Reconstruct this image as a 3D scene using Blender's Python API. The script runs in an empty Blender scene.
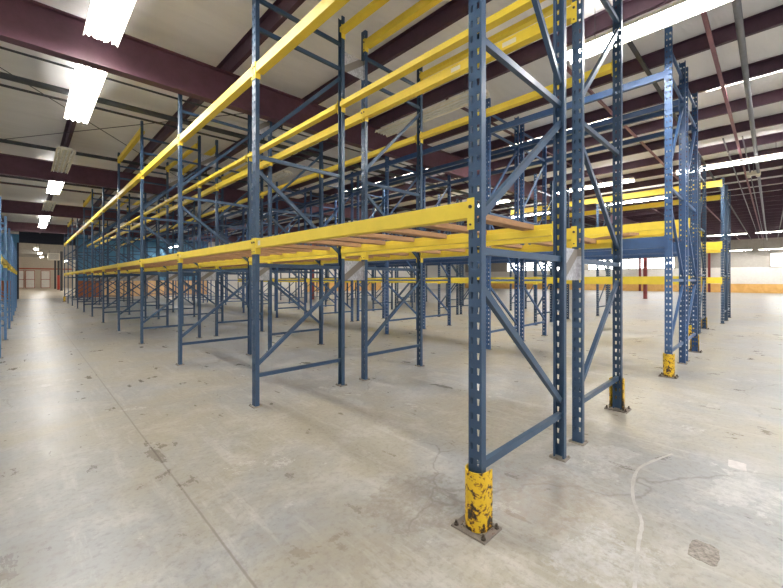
import bpy, bmesh, math, random
from mathutils import Vector, Matrix
random.seed(7)
H = 1.25                      # eye height in metres; plan measured in eye heights
SC = bpy.context.scene
COL = SC.collection
ORD = ['first', 'second', 'third', 'fourth', 'fifth', 'sixth', 'seventh', 'eighth', 'ninth', 'tenth', 'eleventh', 'twelfth', 'thirteenth']

# ------------------------------------------------------------------ materials
def srgb(r, g, b):
    f = lambda c: (c/255/12.92) if c/255 <= .04045 else ((c/255+.055)/1.055)**2.4
    return (f(r), f(g), f(b), 1)

class NT:
    def __init__(s, name):
        s.m = bpy.data.materials.new(name); s.m.use_nodes = True
        s.t = s.m.node_tree; s.n = s.t.nodes; s.n.clear()
        s.out = s.n.new('ShaderNodeOutputMaterial')
        s.b = s.n.new('ShaderNodeBsdfPrincipled')
        s.t.links.new(s.b.outputs[0], s.out.inputs[0])
        s.tc = s.n.new('ShaderNodeTexCoord')
    def link(s, a, b): s.t.links.new(a, b)
    def mapped(s, scale=(1, 1, 1), coord='Object', rot=(0, 0, 0)):
        mp = s.n.new('ShaderNodeMapping'); mp.inputs['Scale'].default_value = scale
        mp.inputs['Rotation'].default_value = rot
        s.link(s.tc.outputs[coord], mp.inputs[0]); return mp.outputs[0]
    def noise(s, vec, scale, detail=4, rough=.6, dist=0):
        n = s.n.new('ShaderNodeTexNoise'); n.inputs['Scale'].default_value = scale
        n.inputs['Detail'].default_value = detail; n.inputs['Roughness'].default_value = rough
        n.inputs['Distortion'].default_value = dist
        s.link(vec, n.inputs['Vector']); return n.outputs['Fac']
    def ramp(s, fac, stops):
        r = s.n.new('ShaderNodeValToRGB'); e = r.color_ramp.elements
        e[0].position, e[0].color = stops[0]; e[1].position, e[1].color = stops[-1]
        for p, c in stops[1:-1]:
            x = e.new(p); x.color = c
        s.link(fac, r.inputs[0]); return r.outputs[0]
    def mix(s, fac, a, b, mode='MIX'):
        m = s.n.new('ShaderNodeMix'); m.data_type = 'RGBA'; m.blend_type = mode
        for sock, v in ((m.inputs[0], fac), (m.inputs[6], a), (m.inputs[7], b)):
            if hasattr(v, 'links'): s.link(v, sock)
            else: sock.default_value = v
        return m.outputs[2]
    def math(s, op, a, b=0.0, c=None):
        m = s.n.new('ShaderNodeMath'); m.operation = op
        for i, v in enumerate((a, b) if c is None else (a, b, c)):
            if hasattr(v, 'links'): s.link(v, m.inputs[i])
            else: m.inputs[i].default_value = v
        return m.outputs[0]
    def bump(s, h, strength=.2, dist=.01):
        b = s.n.new('ShaderNodeBump'); b.inputs['Strength'].default_value = strength
        b.inputs['Distance'].default_value = dist
        s.link(h, b.inputs['Height']); s.link(b.outputs[0], s.b.inputs['Normal'])
    def base(s, v):
        if hasattr(v, 'links'): s.link(v, s.b.inputs['Base Color'])
        else: s.b.inputs['Base Color'].default_value = v
    def rough(s, v):
        if hasattr(v, 'links'): s.link(v, s.b.inputs['Roughness'])
        else: s.b.inputs['Roughness'].default_value = v

W1, K1 = (1, 1, 1, 1), (0, 0, 0, 1)

def painted(name, col, rough=.4, var=.12, wear=None, wear_at=.72):
    t = NT(name); v = t.mapped()
    dark = tuple(c*(1-var*1.6) for c in col[:3])+(1,)
    lite = tuple(min(1, c*(1+var)) for c in col[:3])+(1,)
    c = t.ramp(t.noise(v, 6, 5, .65), [(.3, dark), (.7, lite)])
    if wear:
        f = t.ramp(t.noise(v, 38, 6, .7), [(wear_at, K1), (wear_at+.04, W1)])
        c = t.mix(f, c, wear)
    t.base(c); t.rough(t.ramp(t.noise(v, 14, 3), [(.3, (rough,)*3+(1,)), (.7, (rough+.06,)*3+(1,))]))
    t.bump(t.noise(v, 60, 2), .02, .001)
    return t.m

M = {}
M['blue'] = painted('slate_blue_paint', srgb(49, 73, 99), .36, .05)
M['light_blue'] = painted('pale_blue_paint', srgb(84, 122, 164), .36, .05)
M['bright_blue'] = painted('bright_blue_paint', srgb(56, 88, 130), .36, .05)
M['beam_blue'] = painted('beam_blue_paint', srgb(56, 84, 126), .32, .10)
M['yellow'] = painted('yellow_paint', srgb(236, 207, 66), .42, .05)
M['purple'] = painted('red_oxide_primer', srgb(90, 55, 68), .5, .14)
M['purlin'] = painted('dark_oxide_primer', srgb(76, 50, 66), .5, .14)
M['pink'] = painted('faded_red_primer', srgb(140, 98, 106), .55, .12)
M['column_red'] = painted('column_red_paint', srgb(140, 62, 60), .5, .12)
M['dark_pipe'] = painted('dark_pipe_paint', srgb(62, 64, 68), .5, .1)
M['grey_pipe'] = painted('grey_pipe_paint', srgb(118, 118, 122), .45, .1)
M['steel'] = painted('bare_steel', srgb(120, 112, 104), .5, .18, srgb(96, 70, 52), .62)
M['plate'] = painted('dull_plate_steel', srgb(150, 142, 130), .55, .15, srgb(110, 84, 62), .6)
M['bolt'] = painted('dark_bolt_steel', srgb(70, 60, 50), .45, .15)
M['white_paint'] = painted('white_fixture_enamel', srgb(236, 230, 214), .4, .04)
M['sticker'] = painted('paper_sticker', srgb(226, 220, 200), .7, .06)
M['white_wall'] = painted('white_wall_paint', srgb(232, 228, 220), .7, .05)
M['grey_wall'] = painted('grey_wall_panel', srgb(168, 162, 152), .7, .06)
M['tan_wall'] = painted('tan_wall_panel', srgb(206, 194, 176), .7, .06)
M['dark_lintel'] = painted('dark_wall_panel', srgb(46, 48, 60), .7, .08)
M['blue_wall'] = painted('blue_wall_paint', srgb(84, 138, 172), .6, .08)
M['red_trim'] = painted('red_trim_paint', srgb(176, 92, 70), .6, .08)
M['red_guard'] = painted('red_column_wrap', srgb(196, 70, 60), .6, .06)

def wood(name, c1, c2, scale=(14, 1.5, 14)):
    t = NT(name); v = t.mapped(scale)
    n = t.noise(v, 2.2, 6, .65, 1.2)
    t.base(t.ramp(n, [(.28, c1), (.72, c2)])); t.rough(.72); t.bump(n, .15, .004)
    return t.m
M['wood'] = wood('rough_deck_lumber', srgb(150, 108, 72), srgb(196, 152, 110), (1.5, 14, 14))
M['ply_tan'] = wood('tan_plywood', srgb(202, 160, 112), srgb(226, 190, 146), (1, 1, .6))
M['ply_dark'] = wood('brown_plywood', srgb(140, 78, 44), srgb(176, 108, 66), (1, 1, .6))
M['ply_orange'] = wood('orange_plywood', srgb(216, 162, 88), srgb(240, 196, 122), (.6, .6, .5))

def galv():
    t = NT('galvanised_sheet'); v = t.mapped()
    vo = t.n.new('ShaderNodeTexVoronoi'); vo.inputs['Scale'].default_value = 55
    t.link(v, vo.inputs['Vector'])
    c = t.ramp(vo.outputs['Color'], [(.2, srgb(168, 168, 172)), (.8, srgb(200, 200, 205))])
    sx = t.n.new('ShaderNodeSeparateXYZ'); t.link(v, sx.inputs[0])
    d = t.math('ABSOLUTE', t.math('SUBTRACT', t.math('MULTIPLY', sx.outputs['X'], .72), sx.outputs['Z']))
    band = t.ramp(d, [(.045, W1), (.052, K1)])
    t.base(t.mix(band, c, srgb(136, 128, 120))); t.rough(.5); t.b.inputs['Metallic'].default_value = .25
    return t.m
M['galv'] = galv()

def guard_mat():
    t = NT('scuffed_yellow_guard_paint'); v = t.mapped()
    n = t.noise(v, 16, 8, .72, .6)
    n2 = t.noise(v, 52, 4, .6)
    sz = t.n.new('ShaderNodeSeparateXYZ'); t.link(v, sz.inputs[0])
    f = t.math('ADD', t.math('MULTIPLY', n, .75), t.math('MULTIPLY', n2, .3))
    f = t.math('SUBTRACT', t.math('ADD', f, .065), t.math('MULTIPLY', sz.outputs['Z'], .28))
    c = t.ramp(f, [(.55, srgb(222, 182, 34)), (.58, srgb(150, 100, 20)), (.61, srgb(46, 36, 26)), (.8, srgb(30, 26, 22))])
    t.base(c); t.rough(.5); t.bump(f, .2, .004)
    return t.m
M['guard'] = guard_mat()

def concrete(name, a, b, jx=None, jy=None, gloss=.25, stains=()):
    t = NT(name); v = t.mapped()
    big = t.noise(v, .55, 6, .62, .4)
    mid = t.noise(v, 2.4, 8, .7, .3)
    fine = t.noise(v, 30, 4, .7)
    streak = t.noise(t.mapped((6, .7, 1), rot=(0, 0, .06)), 1.4, 6, .7)
    patchy = t.noise(v, .9, 7, .72, .8)
    c = t.ramp(big, [(.42, a), (.56, b)])
    c = t.mix(t.ramp(patchy, [(.34, (.5,)*3+(1,)), (.48, K1)]), c, srgb(146, 136, 120))
    c = t.mix(t.ramp(mid, [(.5, K1), (.64, (.5,)*3+(1,))]), c, srgb(196, 193, 188))
    c = t.mix(t.ramp(mid, [(.32, (.45,)*3+(1,)), (.46, K1)]), c, srgb(138, 130, 118))
    c = t.mix(t.ramp(streak, [(.54, K1), (.66, (.4,)*3+(1,))]), c, srgb(200, 198, 194))
    flake = t.noise(v, 1.3, 9, .78, .2)
    c = t.mix(t.ramp(flake, [(.60, K1), (.625, (.55,)*3+(1,))]), c, srgb(204, 202, 200))
    c = t.mix(t.ramp(fine, [(.36, (.28,)*3+(1,)), (.5, K1)]), c, srgb(110, 102, 94))
    spot = t.noise(v, 13, 2, .5)
    c = t.mix(t.ramp(spot, [(.80, K1), (.815, (.7,)*3+(1,))]), c, srgb(84, 78, 72))
    crk = t.n.new('ShaderNodeTexVoronoi'); crk.feature = 'DISTANCE_TO_EDGE'; crk.inputs['Scale'].default_value = .42
    va = t.n.new('ShaderNodeVectorMath'); va.operation = 'ADD'
    nz = t.n.new('ShaderNodeTexNoise'); nz.inputs['Scale'].default_value = 1.6; nz.inputs['Detail'].default_value = 6
    t.link(v, nz.inputs['Vector']); sc = t.n.new('ShaderNodeVectorMath'); sc.operation = 'SCALE'; sc.inputs['Scale'].default_value = .5
    t.link(nz.outputs['Color'], sc.inputs[0]); t.link(v, va.inputs[0]); t.link(sc.outputs[0], va.inputs[1]); t.link(va.outputs[0], crk.inputs['Vector'])
    cm = t.math('MULTIPLY', t.ramp(crk.outputs['Distance'], [(.0015, W1), (.004, K1)]), t.ramp(big, [(.47, K1), (.53, (.55,)*3+(1,))]))
    c = t.mix(cm, c, srgb(112, 104, 96))
    # worn and stained places with a shape of their own
    for cx, cy, rx, ry, colr, lo, amt in stains:
        mp = t.n.new('ShaderNodeMapping'); mp.vector_type = 'POINT'
        mp.inputs['Location'].default_value = (-cx*H/(rx*H), -cy*H/(ry*H), 0); mp.inputs['Scale'].default_value = (1/(rx*H), 1/(ry*H), 0)
        t.link(v, mp.inputs[0]); ln = t.n.new('ShaderNodeVectorMath'); ln.operation = 'LENGTH'; t.link(mp.outputs[0], ln.inputs[0])
        fall = t.math('SUBTRACT', 1.0, ln.outputs['Value'])
        nn = t.noise(v, 5, 8, .74, .3)
        f = t.math('ADD', t.math('MULTIPLY', fall, .35), nn)
        msk = t.math('MULTIPLY', t.ramp(f, [(lo, K1), (lo+.05, (amt,)*3+(1,))]), t.math('GREATER_THAN', fall, 0.0))
        msk = t.math('MULTIPLY', msk, t.ramp(t.noise(v, 17, 7, .75), [(.40, (.15,)*3+(1,)), (.60, W1)]))
        c = t.mix(msk, c, colr)
    sx = t.n.new('ShaderNodeSeparateXYZ'); t.link(v, sx.inputs[0])
    wob = t.math('MULTIPLY', t.math('SUBTRACT', mid, .5), .012)
    for axis, pos in (('X', jx), ('Y', jy)):
        if pos is None: continue
        for p0 in pos:
            d = t.math('ABSOLUTE', t.math('ADD', t.math('SUBTRACT', sx.outputs[axis], p0), wob))
            c = t.mix(t.ramp(d, [(.003, (.7,)*3+(1,)), (.007, K1)]), c, srgb(116, 108, 98))
    t.base(c)
    t.rough(t.ramp(t.math('ADD', t.math('MULTIPLY', mid, .6), t.math('MULTIPLY', streak, .4)), [(.38, (gloss,)*3+(1,)), (.62, (gloss+.22,)*3+(1,))]))
    t.bump(t.math('ADD', t.math('ADD', fine, mid), streak), .12, .004)
    return t.m
M['concrete'] = concrete('sealed_concrete', srgb(164, 158, 144), srgb(155, 156, 157),
                         [.535*H, 11.3*H, 21*H], [4.75*H, 10.8*H, 16.85*H, 22.9*H],
                         stains=[(2.45, .1, .42, .2, srgb(204, 202, 199), .64, .7), (1.5, .42, .34, .22, srgb(198, 198, 200), .64, .6), (1.25, 1.12, .3, .25, srgb(126, 114, 100), .57, .6),
                                 (1.75, .75, .45, .3, srgb(142, 126, 108), .60, .5), (2.3, .62, .5, .2, srgb(198, 197, 196), .68, .5), (1.02, .5, .3, .2, srgb(196, 194, 190), .62, .5)])
M['concrete_far'] = concrete('pale_concrete', srgb(206, 190, 160), srgb(214, 200, 174))

def vinyl():
    t = NT('cream_roof_insulation'); v = t.mapped()
    n = t.noise(t.mapped((.35, 1.6, 1)), 1.6, 4, .6, 1.0)
    wv = t.n.new('ShaderNodeTexWave'); wv.wave_type = 'BANDS'; wv.bands_direction = 'Y'; wv.wave_profile = 'SAW'
    wv.inputs['Scale'].default_value = .17; wv.inputs['Distortion'].default_value = 1.2; wv.inputs['Detail Scale'].default_value = .4
    t.link(v, wv.inputs['Vector'])
    t.base(t.ramp(n, [(.3, srgb(234, 232, 230)), (.7, srgb(244, 242, 240))])); t.rough(.55)
    t.bump(t.math('ADD', t.math('MULTIPLY', n, .6), wv.outputs['Fac']), .6, .1)
    return t.m
M['vinyl'] = vinyl()

def emit(name, col, strength):
    t = NT(name); t.base(col); t.b.inputs['Emission Color'].default_value = col
    t.b.inputs['Emission Strength'].default_value = strength
    return t.m
M['tube_on'] = emit('lit_fluorescent_tube', (1, .99, .98, 1), 62)
M['lamp_on'] = emit('lit_lamp_glass', (1, .97, .92, 1), 170)
M['daylight'] = emit('bright_window_daylight', (1, 1, 1, 1), 5)
M['tube_off'] = painted('unlit_tube_glass', srgb(240, 240, 236), .25, .02)

# ------------------------------------------------------------------ mesh helpers
class MB:
    def __init__(s): s.v = []; s.f = []
    def poly(s, pts, faces):
        o = len(s.v); s.v += [tuple(p) for p in pts]; s.f += [[i+o for i in f] for f in faces]; return s
    def box(s, x0, x1, y0, y1, z0, z1):
        p = [(x, y, z) for z in (z0, z1) for y in (y0, y1) for x in (x0, x1)]
        return s.poly(p, [(0, 2, 3, 1), (4, 5, 7, 6), (0, 1, 5, 4), (2, 6, 7, 3), (0, 4, 6, 2), (1, 3, 7, 5)])
    def obox(s, p, q, ux, uy, a0, a1, b0, b1):
        c = []
        for e in (p, q):
            for b in (b0, b1):
                for a in (a0, a1): c.append(Vector(e)+ux*a+uy*b)
        return s.poly(c, [(0, 1, 3, 2), (4, 6, 7, 5), (0, 4, 5, 1), (2, 3, 7, 6), (0, 2, 6, 4), (1, 5, 7, 3)])
    def channel(s, p, q, w=.038, d=.03, t=.0035):
        """lipped channel in the XZ plane from p to q, open towards +Y"""
        p, q = Vector(p), Vector(q); a = (q-p).normalized(); uy = Vector((0, 1, 0)); ux = a.cross(uy).normalized()
        s.obox(p, q, ux, uy, -w/2, w/2, -d/2, -d/2+t)
        for k in (-1, 1):
            e = sorted((k*w/2, k*(w/2-t)))
            s.obox(p, q, ux, uy, e[0], e[1], -d/2+t, d/2)
            e = sorted((k*(w/2-t), k*(w/2-.011)))
            s.obox(p, q, ux, uy, e[0], e[1], d/2-t, d/2)
        return s
    def extrude_y(s, prof, y0, y1):
        n = len(prof)
        pts = [(x, y0, z) for x, z in prof]+[(x, y1, z) for x, z in prof]
        f = [(i, (i+1) % n, n+(i+1) % n, n+i) for i in range(n)]
        return s.poly(pts, f+[tuple(range(n))[::-1], tuple(range(n, 2*n))])
    def tube(s, p, q, r, n=12):
        p, q = Vector(p), Vector(q); a = (q-p).normalized()
        ux = a.orthogonal().normalized(); uy = a.cross(ux)
        c = [e+(ux*math.cos(2*math.pi*i/n)+uy*math.sin(2*math.pi*i/n))*r for e in (p, q) for i in range(n)]
        return s.poly(c, [(i, (i+1) % n, n+(i+1) % n, n+i) for i in range(n)]+[tuple(range(n))[::-1], tuple(range(n, 2*n))])
    def mesh(s, name, m, bevel=0, smooth=False, thick=0):
        me = bpy.data.meshes.new(name); bm = bmesh.new()
        vs = [bm.verts.new(v) for v in s.v]
        for f in s.f:
            try: bm.faces.new([vs[i] for i in f])
            except ValueError: pass
        bmesh.ops.remove_doubles(bm, verts=bm.verts, dist=1e-5) if thick else None
        bmesh.ops.recalc_face_normals(bm, faces=bm.faces)
        if thick: bmesh.ops.solidify(bm, geom=bm.faces[:], thickness=thick)
        if bevel:
            bmesh.ops.bevel(bm, geom=[e for e in bm.edges if len(e.link_faces) == 2 and e.calc_face_angle(0) > .5], offset=bevel, segments=2, affect='EDGES', profile=.6)
        if smooth:
            for f in bm.faces: f.smooth = True
            for e in bm.edges:
                if len(e.link_faces) == 2 and e.calc_face_angle(0) > .7: e.smooth = False
        bm.to_mesh(me); bm.free(); me.materials.append(m); return me

def ob(name, me, parent=None, loc=(0, 0, 0), rz=0):
    o = bpy.data.objects.new(name, me); COL.objects.link(o)
    if parent: o.parent = parent
    o.location = loc; o.rotation_euler = (0, 0, rz); return o
SEEN = {}
def tag(o, label, cat, group=None):
    n = len(label.split())
    if not 4 <= n <= 16: print('LABEL LENGTH', n, label)
    if label in SEEN: print('DUPLICATE LABEL', label)
    SEEN[label] = 1
    o['label'] = label; o['category'] = cat
    if group: o['group'] = group
    if cat in ('rack beam', 'column'): o['kind'] = 'thing'
    return o
def thing(name, label, cat, loc=(0, 0, 0), rz=0, group=None):
    return tag(ob(name, None, None, loc, rz), label, cat, group)
def struct(name, mb, m, loc=(0, 0, 0), parent=None, **kw):
    o = ob(name, mb.mesh(name, m, **kw), parent, loc)
    if parent is None: o['kind'] = 'structure'
    return o

# ------------------------------------------------------------------ roof heights
SLOPE = .017
def D(X): return 1+2.53+SLOPE*X              # underside of purlins in eye heights (X in eye heights)

# ------------------------------------------------------------------ the shell
XR, YB, YF = 41.0, 28.0, 66.0               # right wall, back wall, wall of the room beyond
XL, Y0 = -9.0, -7.0
struct('floor', MB().box(XL*H, (XR+.3)*H, Y0*H, (YB+.12)*H, -.12, 0), M['concrete'])
struct('floor_beyond', MB().box(-16*H, 20*H, (YB+.12)*H, (YF+.3)*H, -.12, 0), M['concrete_far'])
def slab(x0, x1, y0, y1, z, t):
    z0, z1 = z(x0), z(x1)
    p = [(x*H, y*H, a*H) for y in (y0, y1) for x, a in ((x0, z0), (x1, z1))]
    p += [(x, y, a+t) for x, y, a in p]
    return MB().poly(p, [(0, 2, 3, 1), (4, 5, 7, 6), (0, 1, 5, 4), (2, 6, 7, 3), (0, 4, 6, 2), (1, 3, 7, 5)])
struct('ceiling', slab(XL, XR+.3, Y0, YB+.1, lambda x: D(x)+.165, .06), M['vinyl'])
struct('ceiling_beyond', slab(-16, 20, YB+.1, YF+.3, lambda x: 4.3, .06), M['grey_wall'])
# rafters: tapering I beams running across, every 25 ft
RY = [4.66+6.04*i for i in range(-1, 4)]
for i, y in enumerate(RY):
    mb = MB()
    w, t = .15, .014
    yc = y*H+w/2
    for z0, z1, a, b in ((lambda x: (D(x)-.405), lambda x: (D(x)-.405)+.012, -w/2, w/2),
                         (lambda x: D(x)-.393, lambda x: D(x)-.018, -t/2, t/2),
                         (lambda x: D(x)-.018, lambda x: D(x)-.004, -w/2, w/2)):
        x0, x1 = XL, XR
        p = [(x*H, yc+k, f(x)*H) for f in (z0, z1) for k in (a, b) for x in (x0, x1)]
        mb.poly(p, [(0, 2, 3, 1), (4, 5, 7, 6), (0, 1, 5, 4), (2, 6, 7, 3), (0, 4, 6, 2), (1, 3, 7, 5)])
    x = XL+2
    while x < XR:                            # web stiffeners
        for s in (-1, 1):
            a, b = sorted((yc+s*t/2, yc+s*.06))
            mb.box(x*H, x*H+.01, a, b, (D(x)-.392)*H, (D(x)-.02)*H)
        x += 6.2
    struct('roof_rafter', mb, M['purple'])
# purlins
i = -6
while .54+1.24*i < XR-.2:
    X = .54+1.24*i
    z0 = D(X)*H; z1 = z0+.2
    prof = [(0, z0), (.06, z0), (.06, z0+.02), (.057, z0+.02), (.057, z0+.004), (.004, z0+.004), (.004, z1), (-.056, z1), (-.056, z1-.004), (0, z1-.004)]
    struct('roof_purlin', MB().extrude_y(prof, Y0*H, YB*H), M['purlin'], (X*H, 0, 0))
    i += 1
# sag angles running across under the purlins
for y, m, x0 in ((.457, 'pink', 3.2), (1.08, 'dark_pipe', 3.2), (1.75, 'pink', 4.3), (3.25, 'purple', 4.3), (13.9, 'purple', -3), (7.6, 'purple', 4.3)):
    z = lambda x: (D(x)-.028)*H
    struct('roof_sag_angle', MB().obox((x0*H, y*H, z(x0)), (XR*H, y*H, z(XR)), Vector((0, 1, 0)), Vector((0, 0, 1)), -.025, .025, 0, .03), M[m])

# walls
def wall(name, x0, x1, y0, y1, z0, z1, m): return struct(name, MB().box(x0*H, x1*H, y0*H, y1*H, z0*H, z1*H), M[m])
wall('wall_right', XR, XR+.2, Y0, YB, 0, 2.05, 'white_wall')
wall('wall_right_upper', XR, XR+.2, Y0, YB, 2.05, 4.5, 'grey_wall')
wall('baseboard_right', XR-.03, XR, Y0, YB, 0, .71, 'ply_orange')
OP0, OP1, OPT = -.25, 2.05, 3.0              # the wide opening at the aisle's end
wall('wall_back_left', XL, OP0, YB, YB+.12, 0, D(0)-.08, 'blue_wall')
wall('baseboard_back_left', XL, OP0, YB-.03, YB, 0, .98, 'ply_dark')
wall('wall_back', OP1, 9.2, YB, YB+.12, 0, 4.0, 'blue_wall')
wall('wall_back_right', 9.2, XR, YB, YB+.12, 0, 4.4, 'white_wall')
wall('baseboard_back', OP1, 3.2, YB-.03, YB, 0, .98, 'ply_dark')
wall('baseboard_back_middle', 3.2, 9.2, YB-.03, YB, 0, .98, 'ply_tan')
wall('baseboard_back_right', 17, 26, YB-.03, YB, 0, .98, 'ply_orange')
wall('wall_over_opening', OP0, OP1, YB, YB+.12, OPT, 3.7, 'dark_lintel')
wall('trim_1', OP0-.08, OP0, YB-.05, YB+.16, 0, OPT, 'dark_lintel')
wall('trim_2', OP1, OP1+.08, YB-.05, YB+.16, 0, OPT, 'dark_lintel')
# window high in the right wall
wd = struct('window_1', MB().box((XR-.05)*H, XR*H, -3.2*H, .0*H, 2.1*H, 3.05*H), M['daylight'])
fr = MB()
for a, b, c, d in ((-3.3, .1, 3.05, 3.13), (-3.3, .1, 2.02, 2.1), (-3.3, -3.2, 2.02, 3.13), (0, .1, 2.02, 3.13), (-1.65, -1.57, 2.1, 3.05)):
    fr.box((XR-.09)*H, (XR-.04)*H, a*H, b*H, c*H, d*H)
ob('window_frame', fr.mesh('window_frame', M['grey_wall']), wd)
for k, (y0, y1) in enumerate(((6, 13), (15.5, 22))):
    w2 = struct('window_%d' % (k+2), MB().box((XR-.05)*H, XR*H, y0*H, y1*H, 2.1*H, 3.0*H), M['daylight'])
    fr = MB()
    for a, b, c, d in ((y0-.1, y1+.1, 3.0, 3.08), (y0-.1, y1+.1, 2.02, 2.1), (y0-.1, y0, 2.02, 3.08), (y1, y1+.1, 2.02, 3.08), ((y0+y1)/2-.04, (y0+y1)/2+.04, 2.1, 3.0)):
        fr.box((XR-.09)*H, (XR-.04)*H, a*H, b*H, c*H, d*H)
    ob('window_frame', fr.mesh('window_frame', M['grey_wall']), w2)
# room beyond the opening
wall('wall_beyond', -16, 20, YF, YF+.3, 0, 4.3, 'tan_wall')
wall('wall_beyond_right', 4.6, 4.8, YB+.12, YF, 0, 4.3, 'white_wall')
wall('trim_3', -12, 4.6, YF-.06, YF, 2.4, 2.56, 'red_trim')
for k, (a, b) in enumerate(((-.95, -.12), (-.02, .85), (1.4, 2.3), (-1.9, -1.05))):
    d = struct('door_%d' % (k+1), MB().box(a*H, b*H, (YF-.08)*H, YF*H, 0, 2.25*H), M['white_wall'])
    mb = MB()
    for zz in (.0, 1.08, 2.2): mb.box(a*H, b*H, (YF-.12)*H, (YF-.08)*H, zz*H, (zz+.06)*H)
    for xx in (a, b-.05): mb.box(xx*H, (xx+.05)*H, (YF-.12)*H, (YF-.08)*H, 0, 2.25*H)
    ob('door_frame', mb.mesh('door_frame', M['red_trim']), d)
for k in range(5):
    y = 31+k*7.5
    wall('roof_beam_beyond', -16, 4.6, y, y+.15, 3.75, 4.3, 'grey_wall')

# ------------------------------------------------------------------ building columns
def column(X, Y, top, label, guard=None, w=.2, m='column_red'):
    t = thing('building_column', label, 'column', (X*H, Y*H, 0), 0, 'steel building columns')
    a = w/2
    mb = MB().box(-a, a, -a, -a+.012, .012, top).box(-a, a, a-.012, a, .012, top).box(-.006, .006, -a+.012, a-.012, .012, top)
    ob('shaft', mb.mesh('column_shaft', M[m]), t)
    ob('base_plate', MB().box(-a-.04, a+.04, -a-.04, a+.04, 0, .012).mesh('column_plate', M['steel']), t)
    if guard:
        g = MB().box(-a-.02, a+.02, -a-.02, -a-.004, .05, guard).box(-a-.02, a+.02, a+.004, a+.02, .05, guard).box(-a-.02, -a-.004, -a-.004, a+.004, .05, guard).box(a+.004, a+.02, -a-.004, a+.004, .05, guard)
        o = ob('column_wrap', g.mesh('column_wrap', M['red_guard']), t); o['label'] = 'bright red wrap around the lower column'
for X, Y, l in ((23.7, 4.72, 'tall red steel column standing far off beyond the rear rack rows at right'),
                (10.68, 16.8, 'dark red steel column in the far cross aisle between rack rows'),
                (23.7, 10.76, 'red steel column second along the far right bare floor'),
                (40.6, 3.6, 'red steel column against the far right wall behind the last rack'),
                (40.6, 8.5, 'red steel column against the far right wall left of the tall column')):
    column(X, Y, (D(X)-.41)*H, l)
for X, Y, g, l in ((2.45, 47.5, None, 'dark column nearest in the room beyond the opening'),
                   (2.45, 52, 1.9, 'column with red wrapped foot in the room beyond the opening'),
                   (2.45, 58, None, 'dark column farthest in the room beyond the opening')):
    column(X, Y, 3.75*H, l, g, .22, 'dark_pipe')
hb = thing('unit_heater', 'white box heater hung high beside the columns beyond the opening', 'heater', (2.0*H, 50*H, 3.0*H))
ob('housing', MB().box(-.55, .55, -.5, .5, 0, .85).mesh('heater_housing', M['white_paint'], bevel=.03), hb)
gm = MB()
for k in range(6): gm.box(-.45, .45, -.53, -.5, .1+k*.12, .15+k*.12)
ob('grille', gm.mesh('heater_grille', M['grey_pipe']), hb)
hm = MB()
for x in (-.4, .4): hm.tube((x, 0, .85), (x, 0, 4.3*H-3.05*H), .015)
ob('hanger', hm.mesh('heater_hanger', M['dark_pipe']), hb)

# ------------------------------------------------------------------ rack posts, frames
def post_mesh(name, m, height, width, hw, hh, hc, pitch, taper, first=.09):
    """C section column, perforated face on local -X, open towards +X; z from .008"""
    d, lip = .041, .013
    w = width/2
    prof = [(d/2, -w+lip), (d/2, -w), (-d/2, -w)]
    prof += [(-d/2, y) for y in (-hc-hw/2, -hc+hw/2, hc-hw/2, hc+hw/2)]
    prof += [(-d/2, w), (d/2, w), (d/2, w-lip)]
    rows = [.008]; hole = []
    z = first
    while z+hh < height-.02:
        rows += [z, z+hh]; hole += [len(rows)-2]; z += pitch
    rows.append(height)
    mb = MB(); n = len(prof); pts = []
    for j, z in enumerate(rows):
        low = j in hole
        for k, (x, y) in enumerate(prof):
            if low and taper and 3 <= k <= 6: y += (taper if k % 2 else -taper)
            pts.append((x, y, z))
    fs = []
    for j in range(len(rows)-1):
        for k in range(n-1):
            if j in hole and k in (3, 5): continue
            fs.append((j*n+k, j*n+k+1, (j+1)*n+k+1, (j+1)*n+k))
    mb.poly(pts, fs)
    return mb.mesh(name, m, thick=.0026)

def plate_mesh():
    mb = MB().box(-.046, .046, -.056, .056, 0, .008)
    mb.tube((-.034, .047, .008), (-.034, .047, .02), .007, 8).tube((.034, -.047, .008), (.034, -.047, .02), .007, 8)
    mb.tube((-.034, .047, .008), (-.034, .047, .013), .013, 6).tube((.034, -.047, .008), (.034, -.047, .013), .013, 6)
    return mb.mesh('post_base_plate', M['plate'])
PLATE = plate_mesh()

def frame_kit(style, mat, height, depth, horiz, diag, mirror=False, width=.076, square=False):
    if square: post = post_mesh(style+'_post', mat, height, width, .019, .024, .0205, .0762, 0)
    else: post = post_mesh(style+'_post', mat, height, width, .016, .034, .0185, .0762, .003)
    f = lambda x: depth-x if mirror else x
    hs = [MB().channel((.004, 0, z), (depth-.004, 0, z)).mesh(style+'_horizontal', mat) for z in horiz]
    ds = [MB().channel((f(.006), 0, a), (f(depth-.006), 0, b)).mesh(style+'_diagonal', mat) for a, b in diag]
    return dict(post=post, hs=hs, ds=ds, depth=depth)
def frame(kit, x, y, label, flip=False):
    t = thing('upright_frame', label, 'rack frame', (x, y, 0), math.pi if flip else 0, 'upright frames of the pallet racks')
    for lx, rz in ((0, 0), (kit['depth'], math.pi)):
        p = ob('post', kit['post'], t, (lx, 0, 0), rz)
        ob('base_plate', PLATE, p)
    for m in kit['hs']: ob('horizontal_brace', m, t)
    for m in kit['ds']: ob('diagonal_brace', m, t)
    return t

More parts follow.
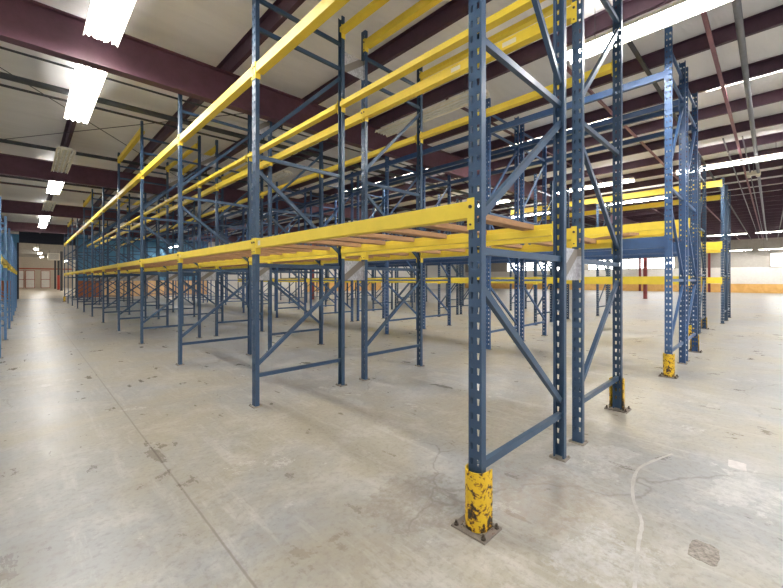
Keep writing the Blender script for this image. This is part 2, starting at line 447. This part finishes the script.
def S(l): return [z*H for z in l]
def SD(l): return [(a*H, b*H) for a, b in l]
HZ = [.243, 1.12, 1.985, 3.005, 3.24]
DG = [(.325, .99), (1.88, 1.25), (2.11, 2.93)]
dA = .842*H
KA = frame_kit('frame', M['blue'], 3.5*H, dA, S(HZ), SD(DG))
KA0 = frame_kit('near_frame', M['blue'], 3.5*H, dA, S(HZ), SD(DG), mirror=True)
KC = frame_kit('square_hole_frame', M['bright_blue'], 3.62*H, .86*H, S([.25, 1.0, 1.97, 3.15, 3.42]), SD([(.3, .93), (1.87, 1.07), (2.15, 3.07)]), square=True, width=.08)
KB2 = frame_kit('crossed_frame', M['blue'], 3.5*H, dA, S(HZ), SD([(.99, .325)]+DG[1:]))
KC2 = frame_kit('square_hole_crossed_frame', M['bright_blue'], 3.62*H, .86*H, S([.25, 1.0, 1.97, 3.15, 3.42]), SD([(.93, .3), (1.87, 1.07), (2.15, 3.07)]), square=True, width=.08)
KE = frame_kit('far_frame', M['blue'], 3.36*H, .85*H, S([.25, 1.1, 2.0, 3.0]), SD([(.32, 1.0), (1.9, 1.2), (2.1, 2.9)]), square=True)
KZ = frame_kit('short_frame', M['light_blue'], 2.07*H, dA, S([.243, 1.12, 1.95]), SD([(.33, .99), (1.88, 1.26)]))

# ------------------------------------------------------------------ beams
def beam_kit(style, mat, length, h, w=.063, conn=.16, drop=.012, pw=.0385):
    st = .04
    prof = [(0, 0), (w, 0), (w, h-st), (.026, h-st), (.026, h), (0, h)]
    body = MB().extrude_y(prof, pw+.0045, length-pw-.0045).mesh(style+'_beam', mat, bevel=.003)
    cs = []
    for s in (0, 1):
        a, b = (.003, pw) if s == 0 else (length-pw, length-.003)
        y0, y1 = (pw, pw+.0045) if s == 0 else (length-pw-.0045, length-pw)
        mb = MB().box(-.0055, -.0005, a, b, h+drop-conn, h+drop)
        mb.box(-.0055, .05, y0, y1, h+drop-conn, h+drop)
        cs.append(mb.mesh(style+'_connector', mat))
    bl = []
    for s in (0, 1):
        y = .022 if s == 0 else length-.022
        mb = MB().tube((-.0055, y, h+drop-.045), (-.014, y, h+drop-.045), .0095, 6)
        mb.tube((-.0055, y, h+drop-.135), (-.011, y, h+drop-.135), .006, 8)
        bl.append(mb.mesh(style+'_bolt', M['bolt']))
    return dict(body=body, cs=cs, bl=bl, len=length, h=h)
def beam(kit, X, Yk, ztop, label, rear=False, bolts=False, stickers=()):
    """X: post centre; Yk: centre of the first post of the bay"""
    off = .0205
    loc = (X-off, Yk, ztop-kit['h']) if not rear else (X+off, Yk+kit['len'], ztop-kit['h'])
    t = thing('load_beam', label, 'rack beam', loc, math.pi if rear else 0, kit['group'])
    ob('beam', kit['body'], t)
    for c, b in zip(kit['cs'], kit['bl']):
        o = ob('end_connector', c, t)
        if bolts: ob('locking_bolt', b, o)
    for y, L, hh in stickers:
        s = ob('sticker', MB().box(-.0012, .0, y, y+L, kit['h']*.25, kit['h']*.25+hh).mesh('sticker', M['sticker']), t)
        s['label'] = 'small pale paper sticker'
    return t

P, PC, PE, PG = 2.0335*H, 2.115*H, 2.7*H, 2.62*H
BY = beam_kit('yellow_step', M['yellow'], P, .088); BY['group'] = 'yellow load beams of the front rack rows'
BU = beam_kit('yellow_tall_step', M['yellow'], P, .096, .078); BU['group'] = BY['group']
BB = beam_kit('blue_box', M['beam_blue'], PC, .15, .06, .2, .012, .0406); BB['group'] = 'blue load beams across the second aisle'
BT = beam_kit('blue_thin', M['beam_blue'], PC, .095, .06, .16, .012, .0406); BT['group'] = BB['group']
BE = beam_kit('far_yellow', M['yellow'], PE, .18, .06, .22); BE['group'] = 'yellow load beams of the far rack rows'
BG = beam_kit('last_yellow', M['yellow'], PG, .18, .06, .22); BG['group'] = BE['group']

L1, L2, L3 = 1.324*H, 2.708*H, 3.405*H
board_me = MB().box(-(dA-.03)/2, (dA-.03)/2-.035, -.0445, .0445, 0, .038).mesh('deck_board', M['wood'], bevel=.003)
XA, XB = 1.305*H, 2.434*H
YA = .8336*H
def kth(k, n): return 'last' if k == n-1 else ORD[k]
ROWN = {'A': 'front rack row', 'B': 'row backing the front row', 'C': 'near blue-beamed row', 'D': 'rear blue-beamed row',
        'E': 'first far row', 'F': 'second far row', 'G': 'third far row', 'H': 'last far row', 'Z': 'low left row'}
FROM = 'from the near end'
def frame_label(row, k, adj='blue'):
    if k == 0: return '%s upright frame at the near end of the %s' % (adj, ROWN[row])
    return '%s upright frame, %s %s of the %s' % (adj, ORD[k], FROM, ROWN[row])
def beam_label(row, k, lev, face, adj='yellow'):
    return '%s %s beam on the %s, %s bay of the %s' % (adj, lev, face, ORD[k], ROWN[row])

NB = 11
for row, X in (('A', XA), ('B', XB)):
    for k in range(NB+1):
        kit = KA0 if (row == 'A' and k == 0) else KB2 if (row == 'B' and k >= 2) else KA
        frame(kit, X, YA+k*P, frame_label(row, k, 'slate-blue'))
    for k in range(NB):
        y = YA+k*P
        for rear in (False, True):
            x = X+dA if rear else X
            face = 'rear face' if rear else 'front face'
            for lev, z in (('lower', L1), ('upper', L2)):
                if row == 'A' and not rear and lev == 'upper' and k == 0: pass
                st = ()
                if row == 'A' and not rear and lev == 'lower': st = ((P-.115, .035, .035),) if k == 0 else ((P-.1, .03, .03),) if k == 1 else ()
                if row == 'A' and not rear and lev == 'lower' and k == 0: st = ((P-.14, .045, .045),)
                if row == 'B' and not rear and lev == 'upper' and k == 0: st = ((.5, .13, .04), (1.08, .11, .04))
                beam(BY if lev == 'lower' else BU, x, y, z, beam_label(row, k, lev, face), rear, k < 4, st)
            if k % 3 == 0:
                beam(BU, x, y, L3, beam_label(row, k, 'top', face), rear, k < 2)
        for j in range(6):
            b = ob('deck_board', board_me, None, (X+dA/2, y+(.168+.312*j)*H, L1-.04+.0003), random.uniform(-.02, .02))
            tag(b, '%s wooden deck board in the %s bay of the %s' % (ORD[j], ORD[k], ROWN[row]), 'board', 'wooden deck boards on the lower beams')

# galvanised spacers between the two front rows
gapc = (XA+dA+XB)/2; gw = (XB-XA-dA)/2-.0212
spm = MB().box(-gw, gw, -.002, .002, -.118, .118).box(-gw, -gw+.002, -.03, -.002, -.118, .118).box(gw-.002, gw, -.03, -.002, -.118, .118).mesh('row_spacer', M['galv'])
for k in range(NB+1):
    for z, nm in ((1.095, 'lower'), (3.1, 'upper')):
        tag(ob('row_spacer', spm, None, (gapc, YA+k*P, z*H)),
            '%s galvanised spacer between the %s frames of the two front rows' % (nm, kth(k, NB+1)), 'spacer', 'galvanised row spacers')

# rows C and D with blue beams
YC = .745*H
XC, XD = 4.768*H, 5.811*H
NC = 11
for row, X in (('C', XC), ('D', XD)):
    for k in range(NC+1): frame(KC2 if k else KC, X, YC+k*PC, frame_label(row, k, 'bright blue'))
    for k in range(NC):
        y = YC+k*PC
        for rear in (False, True):
            x = X+.86*H if rear else X
            face = 'rear face' if rear else 'front face'
            beam(BB, x, y, 1.461*H, beam_label(row, k, 'lower', face, 'blue'), rear)
            beam(BT, x, y, 3.185*H, beam_label(row, k, 'upper', face, 'blue'), rear)
a, b = Vector((4.45, .98))*H, Vector((5.68, 2.72))*H
pl = ob('loose_plank', MB().box(-(b-a).length/2, (b-a).length/2, -.07, .07, 0, .036).mesh('loose_plank', M['wood'], bevel=.003), None, ((a.x+b.x)/2, (a.y+b.y)/2, 1.461*H+.0005), math.atan2((b-a).y, (b-a).x))
tag(pl, 'loose brown plank lying askew on the blue lower beams, poking into the aisle', 'plank')

# far rows
for row, X, Yr, pk, kit, nb in (('E', 8.07, .96, PE, BE, 7), ('F', 9.1, .96, PE, BE, 7), ('G', 11.43, .78, PG, BG, 7), ('H', 12.5, .78, PG, BG, 7)):
    for k in range(nb+1): frame(KE, X*H, Yr*H+k*pk, frame_label(row, k, 'dull blue'))
    for k in range(nb):
        for rear in (False, True):
            x = (X+.85)*H if rear else X*H
            face = 'rear face' if rear else 'front face'
            levs = [('low', 1.07), ('middle', 2.05 if row in 'EF' else 1.89)]
            if k < 2 and (row, rear) in (('G', False), ('H', True)): levs.append(('high', 3.31))
            for lev, z in levs:
                beam(kit, x, Yr*H+k*pk, z*H, beam_label(row, k, lev, face), rear)

# low row at the left edge
XZ = -.24*H
for k in range(3, 10): frame(KZ, XZ, YA+k*P, 'bright blue low frame, %s along the row at the left edge' % ORD[k-3], True)
for k in range(3, 9):
    for rear in (False, True):
        x = XZ-dA if rear else XZ
        beam(BY, x, YA+k*P, L1, 'yellow beam on the %s, %s bay of the %s' % ('wall face' if rear else 'aisle face', ORD[k-3], ROWN['Z']), not rear)

# ------------------------------------------------------------------ post guards
def guard_mesh(r=.06, hgt=.3, t=.006):
    mb = MB(); n = 16; pts = []
    for rr in (r, r-t):
        for z in (.009, hgt):
            pts += [(.045, -rr, z)] + [(-rr*math.sin(math.pi*i/n), -rr*math.cos(math.pi*i/n), z) for i in range(n+1)] + [(.045, rr, z)]
    m = n+3; fs = []
    for i in range(m-1):
        fs += [(i, i+1, m+i+1, m+i), (2*m+i, 3*m+i, 3*m+i+1, 2*m+i+1), (m+i, m+i+1, 3*m+i+1, 3*m+i), (i, 2*m+i, 2*m+i+1, i+1)]
    fs += [(0, m, 3*m, 2*m), (m-1, 3*m-1, 4*m-1, 2*m-1)]
    return mb.poly(pts, fs).mesh('guard_shell', M['guard'], smooth=True)
GS = guard_mesh()
gp = MB().box(-.088, -.0565, -.097, .097, .0, .009).box(-.0565, .0565, -.097, -.0635, 0, .009).box(-.0565, .0565, .0635, .097, 0, .009).box(.0565, .075, -.097, .097, 0, .009)
GP = gp.mesh('guard_plate', M['steel'])
gb = []
for x, y in ((-.07, -.078), (-.07, .078), (.05, -.08), (.05, .08)):
    gb.append(MB().tube((x, y, .009), (x, y, .018), .012, 6).tube((x, y, .018), (x, y, .032), .0065, 8).mesh('guard_bolt', M['bolt']))
for X, Y, rz, l in ((XA, YA, 0, 'scuffed yellow post guard at the foot of the nearest front post'),
                    (XB+dA, YA, math.pi, 'yellow post guard seen from its open back in the front row pair'),
                    (XC, YC, 0, 'scuffed yellow post guard at the near end of the near blue-beamed row'),
                    (XD+.86*H, YC, math.pi, 'yellow post guard behind the rear blue-beamed row at its near end'),
                    (8.07*H, .96*H, 0, 'yellow post guard on the first far row, half hidden behind blue posts'),
                    (9.95*H, .96*H, math.pi, 'dark-backed post guard at the near end of the second far row'),
                    (XA, YA+NB*P, 0, 'small yellow post guard at the far end of the front rack row')):
    t = thing('post_guard', l, 'post guard', (X, Y, 0), rz, 'yellow post guards')
    ob('shell', GS, t); ob('floor_plate', GP, t)
    for b in gb: ob('anchor_bolt', b, t)

# ------------------------------------------------------------------ light fixtures
def arc(cx, r, a0, a1, n): return [(cx+r*math.cos(math.radians(a0+(a1-a0)*i/n)), r*math.sin(math.radians(a0+(a1-a0)*i/n))) for i in range(n+1)]
def fixture_kit(L):
    # folded white reflector in three leaves, with narrow uplight slots over the outer tubes
    rm = MB()
    for s in (-1, 1):
        rm.extrude_y([(s*.165, 0), (s*.165, .012), (s*.148, .05), (s*.124, .056), (s*.124, .048), (s*.16, 0)], 0, L)
    rm.extrude_y([(.099, .078), (.099, .054), (.085, .046), (.066, .014), (.06, .014), (.045, .038), (.022, .038), (.006, .016),
                  (-.006, .016), (-.022, .038), (-.045, .038), (-.06, .014), (-.066, .014), (-.085, .046), (-.099, .054), (-.099, .078), (-.06, .085), (.06, .085)], 0, L)
    for y in (0, L/2-.01, L-.02):
        for s in (-1, 1):
            a, b = sorted((s*.097, s*.146)); rm.box(a, b, y, y+.02, .05, .062)
    refl = rm.mesh('reflector', M['white_paint'])
    tubes = {}
    for on in (True, False):
        tubes[on] = [MB().tube((x, .03, .019 if abs(x) > .1 else .012), (x, L-.03, .019 if abs(x) > .1 else .012), .014, 8).mesh('lamp_tube', M['tube_on' if on else 'tube_off'], smooth=True) for x in (-.113, -.034, .034, .113)]
    return dict(refl=refl, tubes=tubes, L=L)
FX = fixture_kit(1.86*H)
def light(X, Y, z, on, label):
    t = thing('strip_light', label, 'light', (X*H, Y*H, z*H), 0, 'ceiling strip lights')
    ob('reflector', FX['refl'], t)
    for m in FX['tubes'][on]: ob('lamp_tube', m, t)
    top = (D(X)+.163)*H-z*H
    for y in (.35, FX['L']-.35):
        ob('hanger', MB().tube((0, y, .085), (0, y, top), .004, 6).mesh('hanger', M['dark_pipe']), t)
lit = 'lit white strip light over the left aisle, '
off = 'unlit cream strip light over the left aisle, '
for Y, on, l in ((-4.6, True, lit+'far behind the viewer'), (-1.3, True, lit+'just behind the near end'),
                 (2.57, True, lit+'nearest, cut by the top edge'), (5.06, True, lit+'second, past the first rafter'),
                 (8.6, False, off+'before the second rafter'), (11.3, True, lit+'third lit, past the second rafter'),
                 (14.7, False, off+'before the third rafter'), (17.7, True, lit+'fourth lit one'), (20.15, True, lit+'farthest lit one')):
    light(.506, Y, 3.25, on, l)
lit = 'lit strip light above the second aisle, '
off = 'unlit cream strip light above the second aisle, '
for Y, on, l in ((-3.4, True, lit+'behind the near end'), (-.36, True, lit+'broad white bar at the top right'), (2.47, False, off+'nearest unlit'),
                 (7.3, False, off+'past the first rafter'), (11.4, False, off+'past the second rafter')):
    light(4.02, Y, 3.3, on, l)
light(6.7, 25.6, 3.1, True, 'lit strip light at the back wall seen through the racks')
for j, Y in enumerate((-2.6, -.35, 2.32, 5.6)):
    light(10.5, Y, D(10.5)-.3, True, 'lit strip light over the fourth aisle, %s from near end' % ORD[j])
for j, Y in enumerate((2.2, 5.5)):
    light(13.9, Y, D(13.9)-.26, True, 'lit strip light just behind the last rack row, %s from near end' % ORD[j])
for X, z, nm in ((31, D(31)-.26, 'middle of the open right floor'), (39.5, 3.3, 'far edge of the open right floor')):
    for j, Y in enumerate((-3.4, -1.2, 1.0, 5.6, 12)):
        light(X, Y, z, True, 'lit strip light over the %s, %s from near end' % (nm, ORD[j]))
for X, nm, ys in ((6.74, 'third aisle', (-3.3, -1.2, 1.9, 5.2, 7.6, 11.2, 13.6, 17.4, 20, 24)), (14.18, 'floor behind the last racks', (-5, -2.7, 8, 14, 20, 25.7)),
                  (17.9, 'open right floor, first line', (-5, -2.7, 3, 8, 13, 19, 25.7)), (21.62, 'open right floor, second line', (-5, -2.7, 3, 8, 13, 19, 25.7)), (26.58, 'open right floor, third line', (-5, -2.7, 3, 8, 13, 20, 25.7))):
    for j, Y in enumerate(ys):  # extra lamps added behind purlins to brighten the rear and right floor
        light(X+.19, Y, D(X)+.088, True, 'added fill light tucked over the %s, %s from near end' % (nm, ORD[j]))
# lights of the room beyond; far left and side wall ones added as fill
k = 0
for X, Y, w in ((-1.6, 34, 'nearest at left'), (-2.0, 46, 'second at left'), (.6, 40, 'nearest by the columns'), (.9, 46, 'second by the columns'), (1.2, 53, 'third by the columns'), (-4, 58, 'farthest'), (-7, 33, 'unseen fill added at far left, first'), (-8, 41, 'unseen fill added at far left, second'), (-7, 50, 'unseen fill added at far left, third'), (-9, 58, 'unseen fill added at far left, last'), (3.6, 37, 'fill added by the side wall, nearest'), (3.6, 62, 'fill added by the side wall, farthest')):
    t = thing('bay_lamp', 'bright lamp in the room beyond the opening, '+w, 'light', (X*H, Y*H, 3.45*H), 0, 'lamps in the room beyond')
    ob('shade', MB().tube((0, 0, .0), (0, 0, .22), .2, 16).mesh('lamp_shade', M['white_paint']), t)
    ob('bulb', MB().tube((0, 0, -.1), (0, 0, 0), .16, 16).mesh('lamp_bulb', M['lamp_on']), t)
    ob('hanger', MB().tube((0, 0, .22), (0, 0, .85*H), .012, 6).mesh('lamp_hanger', M['dark_pipe']), t)
jb = thing('emergency_light', 'small white emergency light box under the roof at right', 'light', (12.8*H, .3*H, (D(12.8)-.16)*H))
ob('housing', MB().box(-.1, .1, -.16, .16, 0, .1).mesh('emergency_housing', M['white_paint'], bevel=.01), jb)
for s in (-1, 1):
    ob('lamp_head', MB().tube((-.11, s*.1, .0), (-.05, s*.1, -.05), .05, 12).mesh('emergency_lamp', M['white_paint']), jb)
ob('stem', MB().tube((0, 0, .1), (0, 0, .3*H), .008, 8).mesh('emergency_stem', M['grey_pipe']), jb)

# ------------------------------------------------------------------ pipes and rods under the roof
def pipe(Y, r, z, label, m='dark_pipe', x0=XL, x1=XR, hang=True, step=2.48):
    t = thing('ceiling_pipe', label, 'pipe', (0, Y*H, 0), 0, 'pipes under the roof')
    zz = lambda x: (D(x)+z)*H
    ob('pipe', MB().tube((x0*H, 0, zz(x0)), (x1*H, 0, zz(x1)), r, 14).mesh('ceiling_pipe', M[m], smooth=True), t)
    if hang:
        x = .57+step*math.ceil((x0-.54)/step)
        while x < min(x1, 16):
            ob('hanger', MB().box(x*H-.012, x*H+.012, -.012, .012, zz(x)+r*.8, (D(x)+.01)*H).mesh('pipe_hanger', M['dark_pipe']), t)
            x += step
pipe(5.72, .016, -.06, 'thin dark pipe across the roof just past the first rafter')
pipe(6.38, .048, -.1, 'thick grey main pipe across the roof past the first rafter')
pipe(6.62, .02, -.13, 'thin dark pipe running beside the thick main pipe')
pipe(9.36, .042, -.1, 'dark pipe across the roof before the second rafter')
pipe(12.5, .03, -.1, 'dark pipe across the roof past the second rafter')
pipe(13.2, .018, -.12, 'thin dark pipe behind the second rafter, farther one')
pipe(18.9, .03, -.1, 'dark pipe across the roof past the third rafter')
pipe(.215, .037, -.12, 'grey pipe crossing the roof at the upper right', 'grey_pipe', 2.2)
pipe(.62, .016, -.07, 'slim pale conduit crossing the roof beyond the last racks', 'grey_pipe', 9.2)
pipe(.36, .014, -.1, 'slim pale conduit beside the upper right pipe, farther off', 'grey_pipe', 9.2)
pipe(-.35, .02, -.08, 'slim pale conduit crossing the roof at far right', 'grey_pipe', 9.5)
cb = MB()
prev = None
for i in range(13):
    a = i/12; p = Vector((3.6*H-.0+a*.9, .11*H, (D(3.6)-.01)*H-.16*math.sin(a*math.pi)*1.0-.02*a))
    if prev: cb.tube(prev, p, .009, 6)
    prev = p
tag(ob('power_cable', cb.mesh('power_cable', M['dark_pipe'], smooth=True)), 'black cable sagging from the roof at the upper right', 'cable')
for a, b, l in (((-1.0, 10.58), (2.93, 4.8), 'thin brace rod under the roof running left to far right of the lights'), ((-1.35, 4.8), (2.93, 10.58), 'thin brace rod under the roof crossing behind the second lit light')):
    z = lambda x: (D(x)-.03)*H
    tag(ob('brace_rod', MB().tube((a[0]*H, a[1]*H, z(a[0])), (b[0]*H, b[1]*H, z(b[0])), .007, 8).mesh('brace_rod', M['dark_pipe'])), l, 'brace rod', 'roof brace rods')

# ------------------------------------------------------------------ marks on the floor
def strip(name, pts, w, m, label, z=.0015):
    mb = MB(); P3 = []
    for i, p in enumerate(pts):
        a = Vector(pts[max(0, i-1)]); b = Vector(pts[min(len(pts)-1, i+1)]); d = (b-a).normalized(); n = Vector((-d.y, d.x))
        ww = w*(.75+.5*random.random())/2
        for s in (-1, 1):
            q = (Vector(p)+n*ww*s/H)*H; P3 += [(q.x, q.y, 0), (q.x, q.y, z)]
    fs = []
    for i in range(len(pts)-1):
        a = 4*i; b = a+4
        fs += [(a+1, a+3, b+3, b+1), (a, b, b+2, a+2), (a, a+1, b+1, b), (a+2, b+2, b+3, a+3)]
    fs += [(0, 2, 3, 1)]; e = 4*(len(pts)-1); fs += [(e, e+1, e+3, e+2)]
    mb.poly(P3, fs)
    return tag(ob(name, mb.mesh(name, m)), label, 'floor mark')
def spline(cp, n=8):
    out = []
    for i in range(len(cp)-1):
        p0, p1, p2, p3 = (Vector(cp[max(0, min(len(cp)-1, i+j))]) for j in (-1, 0, 1, 2))
        for k in range(n):
            t = k/n
            out.append(.5*((2*p1)+(p2-p0)*t+(2*p0-5*p1+4*p2-p3)*t*t+(3*p1-p0-3*p2+p3)*t**3))
    return out+[Vector(cp[-1])]
def mark_mat(name, a, b, sc):
    t = NT(name); v = t.mapped((1, 1, 1))
    t.base(t.ramp(t.noise(v, sc, 7, .75), [(.35, a), (.62, b)])); t.rough(.6); return t.m
strip('paint_trail', spline([(1.2, .27), (1.41, .31), (1.66, .352), (1.82, .375), (1.98, .44), (2.17, .482), (2.34, .49), (2.5, .45), (2.66, .395)]), .017,
      mark_mat('worn_white_trail', srgb(166, 163, 158), srgb(196, 194, 190), 9), 'wavering white paint trail on the concrete at lower right')
def patch(name, cx, cy, w, d, rot, m, label):
    mb = MB(); n = 22; pts = []
    for i in range(n):
        a = 2*math.pi*i/n; c, s = math.cos(a), math.sin(a)
        k = 1/max(abs(c), abs(s))*random.uniform(.9, 1.04)
        x, y = c*k*w/2, s*k*d/2
        pts.append((x*math.cos(rot)-y*math.sin(rot), x*math.sin(rot)+y*math.cos(rot)))
    mb.poly([(x, y, 0) for x, y in pts]+[(x, y, .0016) for x, y in pts], [tuple(range(n))[::-1], tuple(range(n, 2*n))]+[(i, (i+1) % n, n+(i+1) % n, n+i) for i in range(n)])
    tag(ob(name, mb.mesh(name, m), None, (cx*H, cy*H, 0)), label, 'floor mark')
patch('scraped_patch', 1.78, .172, .13*H, .085*H, .0, mark_mat('scraped_rough_concrete', srgb(98, 90, 82), srgb(168, 160, 150), 45), 'dark rough scraped rectangle on the concrete at lower right')
patch('repair_patch', 2.745, .128, .11*H, .075*H, .0, mark_mat('pale_repair_mortar', srgb(196, 190, 186), srgb(218, 214, 211), 20), 'small pale repair rectangle on the concrete at right')
patch('worn_spot', 3.9, .32, .13*H, .08*H, .0, mark_mat('pale_worn_concrete', srgb(166, 162, 156), srgb(190, 187, 182), 20), 'faint pale worn spot farther back on the right floor')

# ------------------------------------------------------------------ world, camera, view
w = bpy.data.worlds.new('daylight'); SC.world = w; w.use_nodes = True
bg = w.node_tree.nodes['Background']; bg.inputs[0].default_value = (.93, .965, 1, 1); bg.inputs[1].default_value = 1.05

cam = bpy.data.cameras.new('camera'); co = bpy.data.objects.new('camera', cam); COL.objects.link(co)
co.location = (0, 0, H); co.rotation_euler = (math.radians(90), 0, math.radians(45.518-90))
cam.sensor_width = 36; cam.lens = 36*372.64/783; cam.shift_y = -(294-280.28)/783
cam.clip_start = .05; cam.clip_end = 300
SC.camera = co
SC.view_settings.view_transform = 'Standard'; SC.view_settings.look = 'None'
SC.view_settings.gamma = 1; SC.view_settings.use_curve_mapping = False
SC.view_settings.exposure = 0.32
SC.cycles.max_bounces = 10; SC.cycles.diffuse_bounces = 6
